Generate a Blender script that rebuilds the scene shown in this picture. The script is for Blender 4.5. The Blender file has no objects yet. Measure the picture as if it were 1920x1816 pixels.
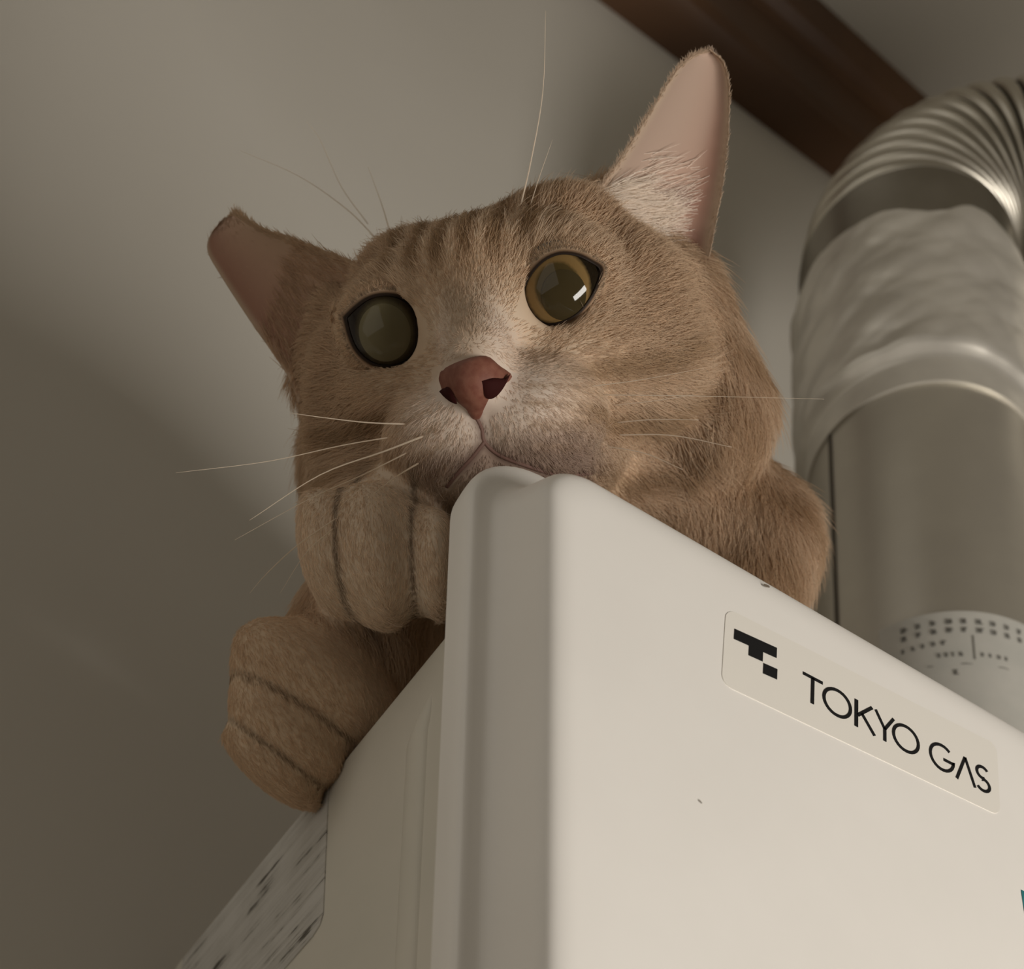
import bpy, bmesh, math, random
import numpy as np
from mathutils import Vector, Matrix

random.seed(4)
rng = np.random.default_rng(7)
C = bpy.context.scene.collection

# ------------------------------------------------------------------ camera
CAM = np.array([0.0, 0.0, 1.25])
F, PX, PY = 3208.0, 1060.0, 2295.0
PITCH = math.atan(1635 / 3208.0)
_c, _s = math.cos(PITCH), math.sin(PITCH)
YAW = math.radians(-34.4)                        # the wall and the heater run along X, the camera looks at them from the left
_R = np.array([[math.cos(YAW), -math.sin(YAW), 0], [math.sin(YAW), math.cos(YAW), 0], [0, 0, 1]])
def turn(v):
    return _R @ np.array(v, float)
CX, CF, CU = turn((1, 0, 0)), turn((0, _c, _s)), turn((0, -_s, _c))   # camera right, forward, up

def ray(px, py):
    return CX * (px - PX) + CU * (PY - py) + CF * F

def pix(p):
    q = np.asarray(p, float) - CAM
    z = q @ CF
    return PX + F * (q @ CX) / z, PY - F * (q @ CU) / z

def P(px, py, t):
    return CAM + t * 1e-4 * ray(px, py)

cam_d = bpy.data.cameras.new('camera')
cam = bpy.data.objects.new('camera', cam_d)
C.objects.link(cam)
cam.location = CAM
cam.rotation_euler = (math.pi / 2 + PITCH, 0, YAW)
cam_d.sensor_fit = 'HORIZONTAL'
cam_d.sensor_width = 36
cam_d.lens = F / 1920 * 36
cam_d.shift_x = (960 - PX) / 1920
cam_d.shift_y = (PY - 908) / 1920
cam_d.clip_start = 0.01
cam_d.dof.use_dof = True
cam_d.dof.focus_distance = 0.455
cam_d.dof.aperture_fstop = 18
bpy.context.scene.camera = cam

sc = bpy.context.scene
sc.view_settings.view_transform = 'Standard'
sc.view_settings.look = 'None'
sc.view_settings.exposure = 0.0
sc.view_settings.gamma = 1.0
sc.view_settings.use_curve_mapping = False

# ------------------------------------------------------------------ light
world = bpy.data.worlds.new('world')
sc.world = world
world.use_nodes = True
world.node_tree.nodes['Background'].inputs[0].default_value = (1.0, 0.9, 0.75, 1)
world.node_tree.nodes['Background'].inputs[1].default_value = 0.02

def area(name, loc, target, size, power, col):
    d = bpy.data.lights.new(name, 'AREA')
    d.shape = 'RECTANGLE'
    d.size, d.size_y = size
    d.energy = power
    d.color = col
    o = bpy.data.objects.new(name, d)
    C.objects.link(o)
    o.location = loc
    o.rotation_euler = (Vector(target) - Vector(loc)).to_track_quat('-Z', 'Y').to_euler()
    return o

area('side_lamp', CAM + turn((0.86, 0.00, -0.30)), CAM + turn((0.0, 0.34, .38)), (0.20, 0.70), 11.0, (1.0, 0.945, 0.875))
area('ceiling_fill', CAM + turn((-0.66, 0.02, 1.28)), CAM + turn((-0.42, .5, .5)), (1.2, 1.1), 2.6, (1.0, 0.955, 0.88))  # unseen soft fill overhead, for ambient light and the brighter upper left wall
area('added_fill', CAM + turn((-1.02, -0.90, -0.40)), CAM + turn((-0.1, .4, .4)), (2.0, 1.6), 5.4, (1.0, 0.95, 0.87))  # added soft fill behind the camera, lifts the paws and left side

# ------------------------------------------------------------------ helpers
def link(name, me, mat=None, parent=None, smooth=True, angle=None):
    o = bpy.data.objects.new(name, me)
    C.objects.link(o)
    if mat is not None:
        for m in (mat if isinstance(mat, (list, tuple)) else [mat]):
            me.materials.append(m)
    if smooth and me.polygons:
        me.polygons.foreach_set('use_smooth', [True] * len(me.polygons))
        if angle is not None:
            me.set_sharp_from_angle(angle=math.radians(angle))
    if parent is not None:
        o.parent = parent
        if parent.matrix_world != Matrix.Identity(4):
            o.matrix_parent_inverse = PINV[parent.name]
    return o

PINV = {}

def empty(name, loc, label, cat, group=None):
    o = bpy.data.objects.new(name, None)
    C.objects.link(o)
    o.location = loc
    o.empty_display_size = 0.02
    PINV[o.name] = Matrix.Translation(Vector(loc)).inverted()
    o['label'] = label
    o['category'] = cat
    if group:
        o['group'] = group
    return o

def child(name, me, mat, root, parent=None, smooth=True, angle=None):
    """a part whose vertices are given in world space; root = the thing's empty"""
    o = link(name, me, mat, None, smooth, angle)
    if parent is None:
        o.parent = root
        o.matrix_parent_inverse = PINV[root.name]
    else:                      # the parent part sits at the world origin already
        o.parent = parent
    return o

def mesh(name, verts, faces):
    me = bpy.data.meshes.new(name)
    me.from_pydata([tuple(map(float, v)) for v in verts], [], [tuple(map(int, f)) for f in faces])
    me.update()
    return me

def bm_mesh(name, bm):
    me = bpy.data.meshes.new(name)
    bmesh.ops.recalc_face_normals(bm, faces=bm.faces)
    bm.to_mesh(me)
    bm.free()
    return me

def loft(rings, closed=True, cap0=False, cap1=False):
    n = len(rings[0])
    verts = [p for r in rings for p in r]
    faces = []
    for i in range(len(rings) - 1):
        for j in range(n if closed else n - 1):
            k = (j + 1) % n
            faces.append((i * n + j, i * n + k, (i + 1) * n + k, (i + 1) * n + j))
    if cap0:
        faces.append(tuple(range(n - 1, -1, -1)))
    if cap1:
        faces.append(tuple((len(rings) - 1) * n + j for j in range(n)))
    return verts, faces

def tube(pts, radii, n=10, cap=True):
    pts = [np.array(p, float) for p in pts]
    rings = []
    prev = None
    for i, p in enumerate(pts):
        a = pts[max(i - 1, 0)]
        b = pts[min(i + 1, len(pts) - 1)]
        d = (b - a) / (np.linalg.norm(b - a) + 1e-12)
        if prev is None:
            h = np.array([0, 0, 1.0]) if abs(d[2]) < .9 else np.array([1.0, 0, 0])
            u = np.cross(d, h)
        else:
            u = prev - d * np.dot(prev, d)
        u /= np.linalg.norm(u)
        prev = u
        v = np.cross(d, u)
        r = radii[i] if hasattr(radii, '__len__') else radii
        rings.append([p + r * (math.cos(2 * math.pi * k / n) * u + math.sin(2 * math.pi * k / n) * v) for k in range(n)])
    return loft(rings, True, cap, cap)

def smooth_path(ctrl, n):
    """Catmull-Rom through control points (any dimension)"""
    c = [np.array(p, float) for p in ctrl]
    c = [2 * c[0] - c[1]] + c + [2 * c[-1] - c[-2]]
    m = len(c) - 3
    out = []
    for k in range(n):
        x = k / (n - 1) * m
        i = min(int(x), m - 1)
        t = x - i
        p0, p1, p2, p3 = c[i:i + 4]
        out.append(.5 * (2 * p1 + (p2 - p0) * t + (2 * p0 - 5 * p1 + 4 * p2 - p3) * t * t + (3 * p1 - p0 - 3 * p2 + p3) * t ** 3))
    return out

# ------------------------------------------------------------------ materials
def mat(name, col, rough=.5, metal=0., spec=.5, build=None):
    m = bpy.data.materials.new(name)
    m.use_nodes = True
    nt = m.node_tree
    b = nt.nodes['Principled BSDF']
    b.inputs['Base Color'].default_value = (*col, 1)
    b.inputs['Roughness'].default_value = rough
    b.inputs['Metallic'].default_value = metal
    b.inputs['Specular IOR Level'].default_value = spec
    if build:
        build(nt, b)
    return m

def n_noise(nt, scale, detail=4, coord='Object', rough=.5, stretch=None):
    tc = nt.nodes.new('ShaderNodeTexCoord')
    nz = nt.nodes.new('ShaderNodeTexNoise')
    nz.inputs['Scale'].default_value = scale
    nz.inputs['Detail'].default_value = detail
    nz.inputs['Roughness'].default_value = rough
    src = tc.outputs[coord]
    if stretch:
        mp = nt.nodes.new('ShaderNodeMapping')
        mp.inputs['Scale'].default_value = stretch[0]
        mp.inputs['Rotation'].default_value = stretch[1]
        mp.vector_type = 'TEXTURE' if len(stretch) > 2 else 'POINT'
        nt.links.new(src, mp.inputs[0])
        src = mp.outputs[0]
    nt.links.new(src, nz.inputs['Vector'])
    return nz

def n_ramp(nt, fac, stops):
    r = nt.nodes.new('ShaderNodeValToRGB')
    e = r.color_ramp.elements
    while len(e) < len(stops):
        e.new(.5)
    for i, (p, c) in enumerate(stops):
        e[i].position = p
        e[i].color = (*c, 1)
    nt.links.new(fac, r.inputs[0])
    return r

def n_bump(nt, b, h, strength, dist):
    bp = nt.nodes.new('ShaderNodeBump')
    bp.inputs['Strength'].default_value = strength
    bp.inputs['Distance'].default_value = dist
    nt.links.new(h, bp.inputs['Height'])
    nt.links.new(bp.outputs[0], b.inputs['Normal'])

def vary(c0, c1, scale, bump=0., dist=.0005, detail=4, stretch=None, lo=.35, hi=.65):
    def f(nt, b):
        nz = n_noise(nt, scale, detail, stretch=stretch)
        r = n_ramp(nt, nz.outputs[0], [(lo, c0), (hi, c1)])
        nt.links.new(r.outputs[0], b.inputs['Base Color'])
        if bump:
            n_bump(nt, b, nz.outputs[0], bump, dist)
    return f

M = {}
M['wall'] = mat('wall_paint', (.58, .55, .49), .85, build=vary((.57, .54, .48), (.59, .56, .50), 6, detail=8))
M['wall2'] = mat('wall_paint_far', (.66, .63, .57), .9, build=vary((.65, .62, .56), (.67, .64, .58), 5))
M['floor'] = mat('floor_boards', (.42, .32, .22), .5, build=vary((.38, .29, .2), (.46, .35, .24), 8))
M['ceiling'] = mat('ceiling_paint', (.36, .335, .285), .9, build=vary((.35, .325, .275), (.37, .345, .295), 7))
M['beam'] = mat('dark_timber', (.10, .045, .018), .55,
                build=vary((.055, .024, .008), (.115, .052, .018), 5, .2, .001, 6, stretch=((.6, 14, 14), (0, 0, math.radians(33)), 1)))
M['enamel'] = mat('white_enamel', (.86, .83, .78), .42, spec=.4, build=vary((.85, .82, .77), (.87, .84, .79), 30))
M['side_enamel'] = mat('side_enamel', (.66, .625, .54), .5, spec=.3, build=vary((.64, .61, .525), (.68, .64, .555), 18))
M['sticker'] = mat('cream_sticker', (.83, .795, .725), .35, spec=.45)
M['ink'] = mat('black_ink', (.008, .008, .009), .5, spec=.3)
M['teal'] = mat('teal_print', (.03, .30, .31), .4)
M['label_white'] = mat('label_white', (.66, .66, .61), .4)
M['chip'] = mat('dirt_mark', (.16, .13, .10), .8)

def scratched(nt, b):
    nz = n_noise(nt, 1.0, 5, rough=.65, stretch=((420, 17, 420), (0, 0, 0)))
    n2 = n_noise(nt, 55, 3)
    md = nt.nodes.new('ShaderNodeMath'); md.operation = 'MULTIPLY_ADD'
    md.inputs[1].default_value = .45
    nt.links.new(n2.outputs[0], md.inputs[0]); nt.links.new(nz.outputs[0], md.inputs[2])
    r = n_ramp(nt, md.outputs[0], [(.565, (.09, .08, .065)), (.62, (.46, .44, .40)), (.72, (.52, .50, .46)), (.85, (.57, .55, .51))])
    nt.links.new(r.outputs[0], b.inputs['Base Color'])
    n_bump(nt, b, md.outputs[0], .4, .0004)
M['scratch'] = mat('scratched_label', (.5, .48, .43), .6, spec=.3, build=scratched)

def metal_b(c0, c1, s, bump, dist, stretch=None):
    return vary(c0, c1, s, bump, dist, 3, stretch)
M['pipe'] = mat('dull_steel', (.52, .49, .42), .38, .72, build=metal_b((.49, .46, .40), (.55, .52, .45), 20, .03, .0005))
M['collar'] = mat('dark_steel', (.30, .28, .24), .35, 1.0, build=metal_b((.28, .26, .22), (.32, .30, .26), 25, .03, .0005))
M['flex'] = mat('bright_steel', (.50, .47, .41), .36, 1.0, build=metal_b((.52, .49, .42), (.58, .55, .48), 30, .05, .0004))
M['seam'] = mat('seam_dark', (.12, .105, .085), .5, .8)
M['foil'] = mat('foil_tape', (.66, .63, .56), .42, .5, build=metal_b((.62, .59, .53), (.70, .67, .60), 45, .25, .0006))
M['gap'] = mat('shaded_fold', (.05, .045, .038), .6, .6)  # near-black colour paints the deep shade between the elbow's folds
M['paper'] = mat('pipe_label_paper', (.56, .55, .50), .5, build=vary((.53, .525, .48), (.59, .575, .525), 60))
M['print'] = mat('grey_print', (.12, .115, .10), .6)

# ------------------------------------------------------------------ room
W = np.array([1.0, 0.0, 0.0])        # along the wall, to the right
NB = np.array([0.0, 1.0, 0.0])       # into the wall
UP = np.array([0, 0, 1.0])
U, V = W, NB                         # heater: along its front, towards its back
FC = CAM + turn((-.0294, .2913, .3763)) + np.array([.0070, 0, -.0008])              # corner of the heater's front cover
HEAT_D = .225
wall_c = float(np.dot(FC + V * (HEAT_D + .012) + U * .0 - CAM, NB)) + .004

def wall_hit(px, py, off=0.0):
    r = ray(px, py)
    return CAM + r * ((wall_c - off) / np.dot(r, NB))

trim_low = wall_hit(1290, 128)[2]
CEIL = trim_low + .108
def room_pt(a, b, z):
    """a along the wall from the point behind the camera, b metres in front of the wall"""
    return np.array([CAM[0], CAM[1], 0]) + NB * (wall_c - b) + W * a + UP * z

def slab(name, p, d1, d2, d3, m, kind=True):
    """a closed box from corner p along three vectors"""
    vs = [p + i * d1 + j * d2 + k * d3 for i in (0, 1) for j in (0, 1) for k in (0, 1)]
    bm = bmesh.new()
    bv = [bm.verts.new(v) for v in vs]
    for f in ((0, 1, 3, 2), (4, 6, 7, 5), (0, 4, 5, 1), (2, 3, 7, 6), (0, 2, 6, 4), (1, 5, 7, 3)):
        bm.faces.new([bv[i] for i in f])
    o = link(name, bm_mesh(name, bm), m, smooth=False)
    if kind:
        o['kind'] = 'structure'
    return o

A0, A1, DEPTH = -1.5, 1.9, 2.6
slab('wall_back', room_pt(A0 - .1, 0, 0), W * (A1 - A0 + .2), NB * .1, UP * CEIL, M['wall'])
slab('wall_front', room_pt(A0 - .1, DEPTH, 0), W * (A1 - A0 + .2), -NB * .1, UP * CEIL, M['wall2'])
slab('wall_left', room_pt(A0, 0, 0), -W * .1, -NB * DEPTH, UP * CEIL, M['wall2'])
slab('wall_right', room_pt(A1, 0, 0), W * .1, -NB * DEPTH, UP * CEIL, M['wall2'])
slab('floor', room_pt(A0 - .1, -.1, -.1), W * (A1 - A0 + .2), -NB * (DEPTH + .2), UP * .1, M['floor'])
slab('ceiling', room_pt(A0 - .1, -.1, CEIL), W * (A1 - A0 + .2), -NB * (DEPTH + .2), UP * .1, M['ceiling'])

# timber moulding under the ceiling: a moulded section swept along the wall
prof = [(-.06, 0), (.020, 0), (.030, .004), (.034, .012), (.034, .060), (.037, .066), (.044, .070), (.046, .078), (.046, CEIL - trim_low), (-.06, CEIL - trim_low)]
rings = []
for a in np.linspace(A0 + .02, A1 - .02, 9):
    a_mid = wall_hit(1300, 130)[0] - CAM[0]      # the moulding runs a touch out of true
    rings.append([room_pt(a, b + (a - a_mid) * -.045, trim_low + h) for b, h in prof])
v_, f_ = loft(rings, True, True, True)
o = link('trim_1', mesh('trim', v_, f_), M['beam'], angle=25)
o['kind'] = 'structure'

# ------------------------------------------------------------------ water heater
def H(u, v, w):
    return FC + U * u + V * v + UP * w

def on_plane_v(px, py, v):
    r = ray(px, py)
    t = (np.dot(FC - CAM, V) + v) / np.dot(r, V)
    p = CAM + r * t - FC
    return np.dot(p, U), p[2]

def on_plane_u(px, py, u):
    r = ray(px, py)
    t = (np.dot(FC - CAM, U) + u) / np.dot(r, U)
    p = CAM + r * t - FC
    return np.dot(p, V), p[2]

HW, HH = .40, .62
heater = empty('water_heater', H(HW / 2, HEAT_D / 2, -HH), 'boxy white wall hung water heater with rounded front cover under the cat', 'water heater')

def rrect(u0, u1, w0, w1, R, v, seg=14):
    pts = []
    for cu, cw, a0 in ((u0 + R, w1 - R, 180), (u1 - R, w1 - R, 90), (u1 - R, w0 + R, 0), (u0 + R, w0 + R, -90)):
        for k in range(seg + 1):
            a = math.radians(a0 - 90 * k / seg)
            pts.append(H(cu + R * math.cos(a), v, cw + R * math.sin(a)))
    return pts

ctrl = [(.0000, .0095, .0225), (-.0002, .0045, .0225), (.0000, .0016, .0225), (.0007, .0000, .0222), (.0018, -.0007, .0215),
        (.0036, -.0011, .0200), (.0055, -.0018, .0180), (.0072, -.0040, .0160), (.0086, -.0085, .0148), (.0098, -.0130, .0140), (.0108, -.0164, .0135),
        (.0126, -.0188, .013), (.0160, -.0199, .011), (.021, -.0201, .009)]
rings = []
for (ins, v, R) in smooth_path(ctrl, 61):
    rings.append(rrect(ins, HW - ins, -HH + ins, -ins * 1.62, R, v))
inner = [.92]
v_, f_ = loft(rings, True, False, True)
# inside of the cover: a lip so the sheet has thickness
n = len(rings[0])
lip = rrect(.0018, HW - .0018, -HH + .0018, -.0018, .021, .0095)
base = len(v_)
v_ += lip + rrect(.0018, HW - .0018, -HH + .0018, -.0018, .021, .002)
for j in range(n):
    k = (j + 1) % n
    f_.append((j, base + j, base + k, k))
    f_.append((base + j, base + n + j, base + n + k, base + k))
f_.append(tuple(base + n + j for j in range(n)))
cover = child('front_cover', mesh('front_cover', v_, f_), M['enamel'], heater, angle=50)

# casing behind the cover
UB, WB = .017, -.0242
bm = bmesh.new()
vs = [bm.verts.new(H(u, v, w)) for u in (UB, HW - .02) for v in (.0022, HEAT_D) for w in (-HH + .02, WB)]
for f in ((0, 1, 3, 2), (4, 6, 7, 5), (0, 4, 5, 1), (2, 3, 7, 6), (0, 2, 6, 4), (1, 5, 7, 3)):
    bm.faces.new([vs[i] for i in f])
bmesh.ops.recalc_face_normals(bm, faces=bm.faces)
bmesh.ops.bevel(bm, geom=bm.edges[:], offset=.003, segments=3, affect='EDGES', profile=.5)
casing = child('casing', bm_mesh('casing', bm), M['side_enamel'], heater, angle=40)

# pressed rib on the left side of the casing
rv, rw = on_plane_u(783, 1400, UB)
rib = []
for k, w in enumerate(list(np.linspace(rw + .016, rw + .002, 6)) + list(np.linspace(rw - .02, -HH + .05, 8))):
    g = min(1, k / 5)
    hgt = .0022 * math.sin(g * math.pi / 2)
    wd = .0050 * math.sin(g * math.pi / 2) + .0004
    rib.append([H(UB + .0003 - hgt * math.sin(math.pi * q / 8), rv + .006 * (1 - g) * -1 + wd * math.cos(math.pi * q / 8), w) for q in range(9)])
v_, f_ = loft(rib, False)
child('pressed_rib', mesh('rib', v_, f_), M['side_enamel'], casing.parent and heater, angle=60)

# mounting bracket to the wall
bm = bmesh.new()
vs = [bm.verts.new(H(u, v, w)) for u in (.06, HW - .08) for v in (HEAT_D - .001, HEAT_D + .0135) for w in (-.14, -.08)]
for f in ((0, 1, 3, 2), (4, 6, 7, 5), (0, 4, 5, 1), (2, 3, 7, 6), (0, 2, 6, 4), (1, 5, 7, 3)):
    bm.faces.new([vs[i] for i in f])
bmesh.ops.recalc_face_normals(bm, faces=bm.faces)
bmesh.ops.bevel(bm, geom=bm.edges[:], offset=.001, segments=1, affect='EDGES')
child('wall_bracket', bm_mesh('bracket', bm), M['collar'], heater, smooth=False)

# ---- flat print on a plane (local 2D polygons given a thickness)
def plate(name, outline, to3d, thick_dir, thick, m, root, parent=None, label=None, bev=0):
    n = len(outline)
    a = [to3d(*p) for p in outline]
    vs = [p for p in a] + [p + thick_dir * thick for p in a]
    fs = [tuple(range(n, 2 * n)), tuple(range(n - 1, -1, -1))]
    for j in range(n):
        k = (j + 1) % n
        fs.append((j, k, n + k, n + j))
    me = mesh(name, vs, fs)
    o = child(name, me, m, root, parent, smooth=False)
    if label:
        o['label'] = label
    return o

def round_poly(w, h, r, seg=5):
    pts = []
    for cx, cy, a0 in ((w - r, h - r, 0), (r, h - r, 90), (r, r, 180), (w - r, r, 270)):
        for k in range(seg + 1):
            a = math.radians(a0 + 90 * k / seg)
            pts.append((cx + r * math.cos(a), cy + r * math.sin(a)))
    return pts

VB = -.0201
tl, tr, br, bl = [np.array(on_plane_v(*p, VB)) for p in ((1352, 1136), (1868, 1396), (1868, 1528), (1352, 1282))]
ax_u = ((tr - tl) + (br - bl)) / 2
ax_w = ((tl - bl) + (tr - br)) / 2
s0 = bl
def stick(x, y, lift=0.0):           # unit square of the sticker -> heater
    q = s0 + ax_u * x + ax_w * y
    return H(q[0], VB - lift, q[1])
LU, LW = np.linalg.norm(ax_u), np.linalg.norm(ax_w)
badge = plate('brand_label', [(x / LU, y / LW) for x, y in round_poly(LU, LW, .0035)], lambda x, y: stick(x, y), -V, .00018, M['sticker'], heater, label='thin cream sticker with black lettering')

# each glyph is placed by its own box seen on the sticker (pixel of the baseline start, advance, cap height)
def px_uv(px, py):
    q = np.array(on_plane_v(px, py, VB)) - s0
    A = np.array([ax_u, ax_w]).T
    return np.linalg.solve(A, q)

GL = .00018
def glyph(name, polys, o_, eu, ew):
    """polys: list of closed outlines in glyph units; o_ origin, eu/ew glyph axes in sticker units"""
    bm = bmesh.new()
    for poly in polys:
        lo, hi = [], []
        for (x, y) in poly:
            q = o_ + eu * x + ew * y
            lo.append(bm.verts.new(stick(q[0], q[1], GL)))
            hi.append(bm.verts.new(stick(q[0], q[1], GL + .00012)))
        n = len(poly)
        bm.faces.new(hi)
        for j in range(n):
            k = (j + 1) % n
            bm.faces.new((lo[j], lo[k], hi[k], hi[j]))
    return child(name, bm_mesh(name, bm), M['ink'], heater, badge, smooth=False)

def stroke(pts, w):
    """quads along a polyline, mitred"""
    pts = [np.array(p, float) for p in pts]
    L, R = [], []
    for i, p in enumerate(pts):
        a = pts[max(i - 1, 0)]; b = pts[min(i + 1, len(pts) - 1)]
        d = (b - a) / np.linalg.norm(b - a)
        if 0 < i < len(pts) - 1:
            d1 = (p - a) / np.linalg.norm(p - a)
            k = 1 / max(.5, float(np.dot(d1, d)))
        else:
            k = 1
        nrm = np.array([-d[1], d[0]]) * w / 2 * k
        L.append(p + nrm); R.append(p - nrm)
    return [[tuple(L[i]), tuple(R[i]), tuple(R[i + 1]), tuple(L[i + 1])] for i in range(len(pts) - 1)]

def arc(cx, cy, rx, ry, a0, a1, n):
    return [(cx + rx * math.cos(math.radians(a0 + (a1 - a0) * k / n)), cy + ry * math.sin(math.radians(a0 + (a1 - a0) * k / n))) for k in range(n + 1)]

SW = .108
def letters(ch):
    if ch == 'T': return stroke([(0, .94), (.72, .94)], SW) + stroke([(.36, .94), (.36, 0)], SW * 1.15)
    if ch == 'O': return stroke(arc(.5, .5, .46, .46, 0, 360, 28), SW)
    if ch == 'K': return stroke([(.07, 1), (.07, 0)], SW * 1.15) + stroke([(.62, 1), (.12, .44)], SW) + stroke([(.26, .58), (.70, 0)], SW)
    if ch == 'Y': return stroke([(0, 1), (.36, .44)], SW) + stroke([(.72, 1), (.36, .44)], SW) + stroke([(.36, .48), (.36, 0)], SW * 1.15)
    if ch == 'G': return stroke(arc(.5, .5, .46, .46, 48, 360, 22) + [(.90, .46)], SW) + stroke([(.56, .46), (.99, .46)], SW)
    if ch == 'A': return stroke([(0, 0), (.36, .97)], SW) + stroke([(.36, .97), (.72, 0)], SW)
    if ch == 'S': return stroke(arc(.28, .735, .22, .215, 35, 270, 14) + arc(.28, .275, .25, .225, 90, -145, 16)[0:], SW)

# baseline from the T of the first word to the S of the last
b0, b1 = px_uv(1503, 1310), px_uv(1856, 1492)
c0, c1 = px_uv(1500, 1258), px_uv(1850, 1440)
adv = [('T', 0.0, .92), ('O', .67, .98), ('K', 1.74, 1.0), ('Y', 2.48, .89), ('O', 3.07, .97), ('G', 4.40, .93), ('A', 5.40, .95), ('S', 6.12, 1.0)]
TOT = 6.67
base_dir = (b1 - b0)
capv = ((c0 - b0) + (c1 - b1)) / 2
capv = np.array([capv[0] * .0, capv[1]])
for ch, x0, wd in adv:
    glyph('letter', letters(ch), b0 + base_dir * (x0 / TOT), base_dir / TOT * wd, capv)
# the emblem: a stepped T built of squares with a detached square under it
e0 = px_uv(1375, 1196); e1 = px_uv(1455, 1232); e2 = px_uv(1455, 1288)
eu = np.array([(e1 - e0)[0], (e1 - e0)[1]]); ev = np.array([0.0, (e2 - e1)[1]])
def EM(x, y):
    return (x, -y)
sq = [[(0, .30), (1, .30), (1, -.04), (0, -.04)], [(.35, -.04), (.68, -.04), (.68, -.36), (.35, -.36)], [(.70, -.40), (1.03, -.40), (1.03, -.74), (.70, -.74)]]
glyph('emblem', sq, e0 + np.array([0, 0]), eu, np.array([0.0, np.linalg.norm(ev) * 1.02]))

# scratched label on the left side
sv, sw = [], []
q1 = on_plane_u(616, 1490, UB)     # upper right
q2 = on_plane_u(606, 1733, UB)     # lower right
side = lambda v, w: H(UB, v, w)
wt = WB - .0032
out = [(q1[0], wt), (q2[0], q2[1] + .004), (q2[0] + .0015, q2[1] + .001), (q2[0] + .006, q2[1] - .0005), (HEAT_D - .012, q2[1] - .004), (HEAT_D - .010, wt)]
plate('scratched_label', out, side, -U, .0004, M['scratch'], heater, label='worn grey label with dark claw scratches')

# teal label at the right end of the cover
t0 = on_plane_v(1914, 1668, VB)
def teal_b(nt, b):
    tc = nt.nodes.new('ShaderNodeTexCoord')
    sp = nt.nodes.new('ShaderNodeSeparateXYZ')
    nt.links.new(tc.outputs['Generated'], sp.inputs[0])
    r = n_ramp(nt, sp.outputs[2], [(.0, (.62, .64, .60)), (.40, (.60, .63, .60)), (.66, (.20, .38, .40)), (.80, (.03, .24, .26)), (1, (.02, .17, .19))])
    nt.links.new(r.outputs[0], b.inputs['Base Color'])
M['teal'] = mat('teal_print', (.03, .30, .31), .4, build=teal_b)
plate('teal_label', [(t0[0], t0[1]), (t0[0], t0[1] - .03), (t0[0] + .05, t0[1] - .03), (t0[0] + .05, t0[1])], lambda u, w: H(u, VB, w), -V, .0002, M['teal'], heater, label='small label fading from teal to white')

# specks of dirt on the cover
for (px, py, a, s) in ((1437, 1098, .5, 1.0), (1312, 1502, -.5, .55)):
    u_, w_ = on_plane_v(px, py, VB)
    pts = [(u_ + s * .0011 * math.cos(k * math.pi / 4) * (1 + .3 * math.sin(3 * k)), w_ + s * .00045 * math.sin(k * math.pi / 4) + a * .0006 * math.cos(k * math.pi / 4)) for k in range(8)]
    plate('dirt_speck', pts, lambda u, w: H(u, VB, w), -V, .00012, M['chip'], heater)

# ------------------------------------------------------------------ flue pipe
def on_v(px, py, v):
    u, w = on_plane_v(px, py, v)
    return H(u, v, w)
VP = .098
pa, pb = on_v(1746, 1100, VP), on_v(1700, 500, VP)
axis = (pb - pa) / np.linalg.norm(pb - pa)
def axis_at(py):
    lo, hi = -.5, .6
    for _ in range(50):
        mid = (lo + hi) / 2
        q = pa + axis * mid - CAM
        if pix(q + CAM)[1] > py: lo = mid
        else: hi = mid
    return lo
zc = np.dot(pa - CAM, CF)
RP = 222 / F * zc
foot_s = (FC[2] + WB - pa[2]) / axis[2]          # pipe length parameter at the casing top
flue = empty('flue_pipe', pa + axis * foot_s, 'round steel flue pipe with foil tape and corrugated elbow behind the cat', 'pipe')
ax_x = CX - axis * axis.dot(CX); ax_x /= np.linalg.norm(ax_x)
ax_y = np.cross(axis, ax_x)                      # points away from the camera
def cyl(s, ang, r):
    return pa + axis * s + r * (math.cos(ang) * ax_x + math.sin(ang) * ax_y)
NS = 72
def cyl_ring(s, r):
    return [cyl(s, 2 * math.pi * k / NS, r(k) if callable(r) else r) for k in range(NS)]
def front_s(py, px=1760):
    """axis parameter of the ring whose nearest point shows at py"""
    best = None
    for s in np.linspace(-.4, .5, 1801):
        q = cyl(s, math.radians(-92), RP) - CAM
        y = pix(q + CAM)[1]
        if best is None or abs(y - py) < best[0]:
            best = (abs(y - py), s)
    return best[1]
s_lab, s_t0, s_fold, s_t1, s_c1 = front_s(1147), front_s(717), front_s(668), front_s(412), front_s(318)
# straight pipe
v_, f_ = loft([cyl_ring(s, RP) for s in (foot_s, foot_s + .002, s_lab, s_t0, s_t1)], True, True, False)
pipe = child('pipe', mesh('pipe', v_, f_), M['pipe'], flue, angle=40)
# lock seams
for ang in (-152, -38):
    a = math.radians(ang)
    rr = []
    for s in (foot_s, s_t0 + .004):
        rr.append([cyl(s, a + d, RP + h) for d, h in ((-.022, -.0004), (-.018, .0007), (-.006, .0010), (.006, .0010), (.018, .0007), (.022, -.0004))])
    v_, f_ = loft(rr, False)
    child('seam', mesh('seam', v_, f_), M['seam'], flue, angle=50)
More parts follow.
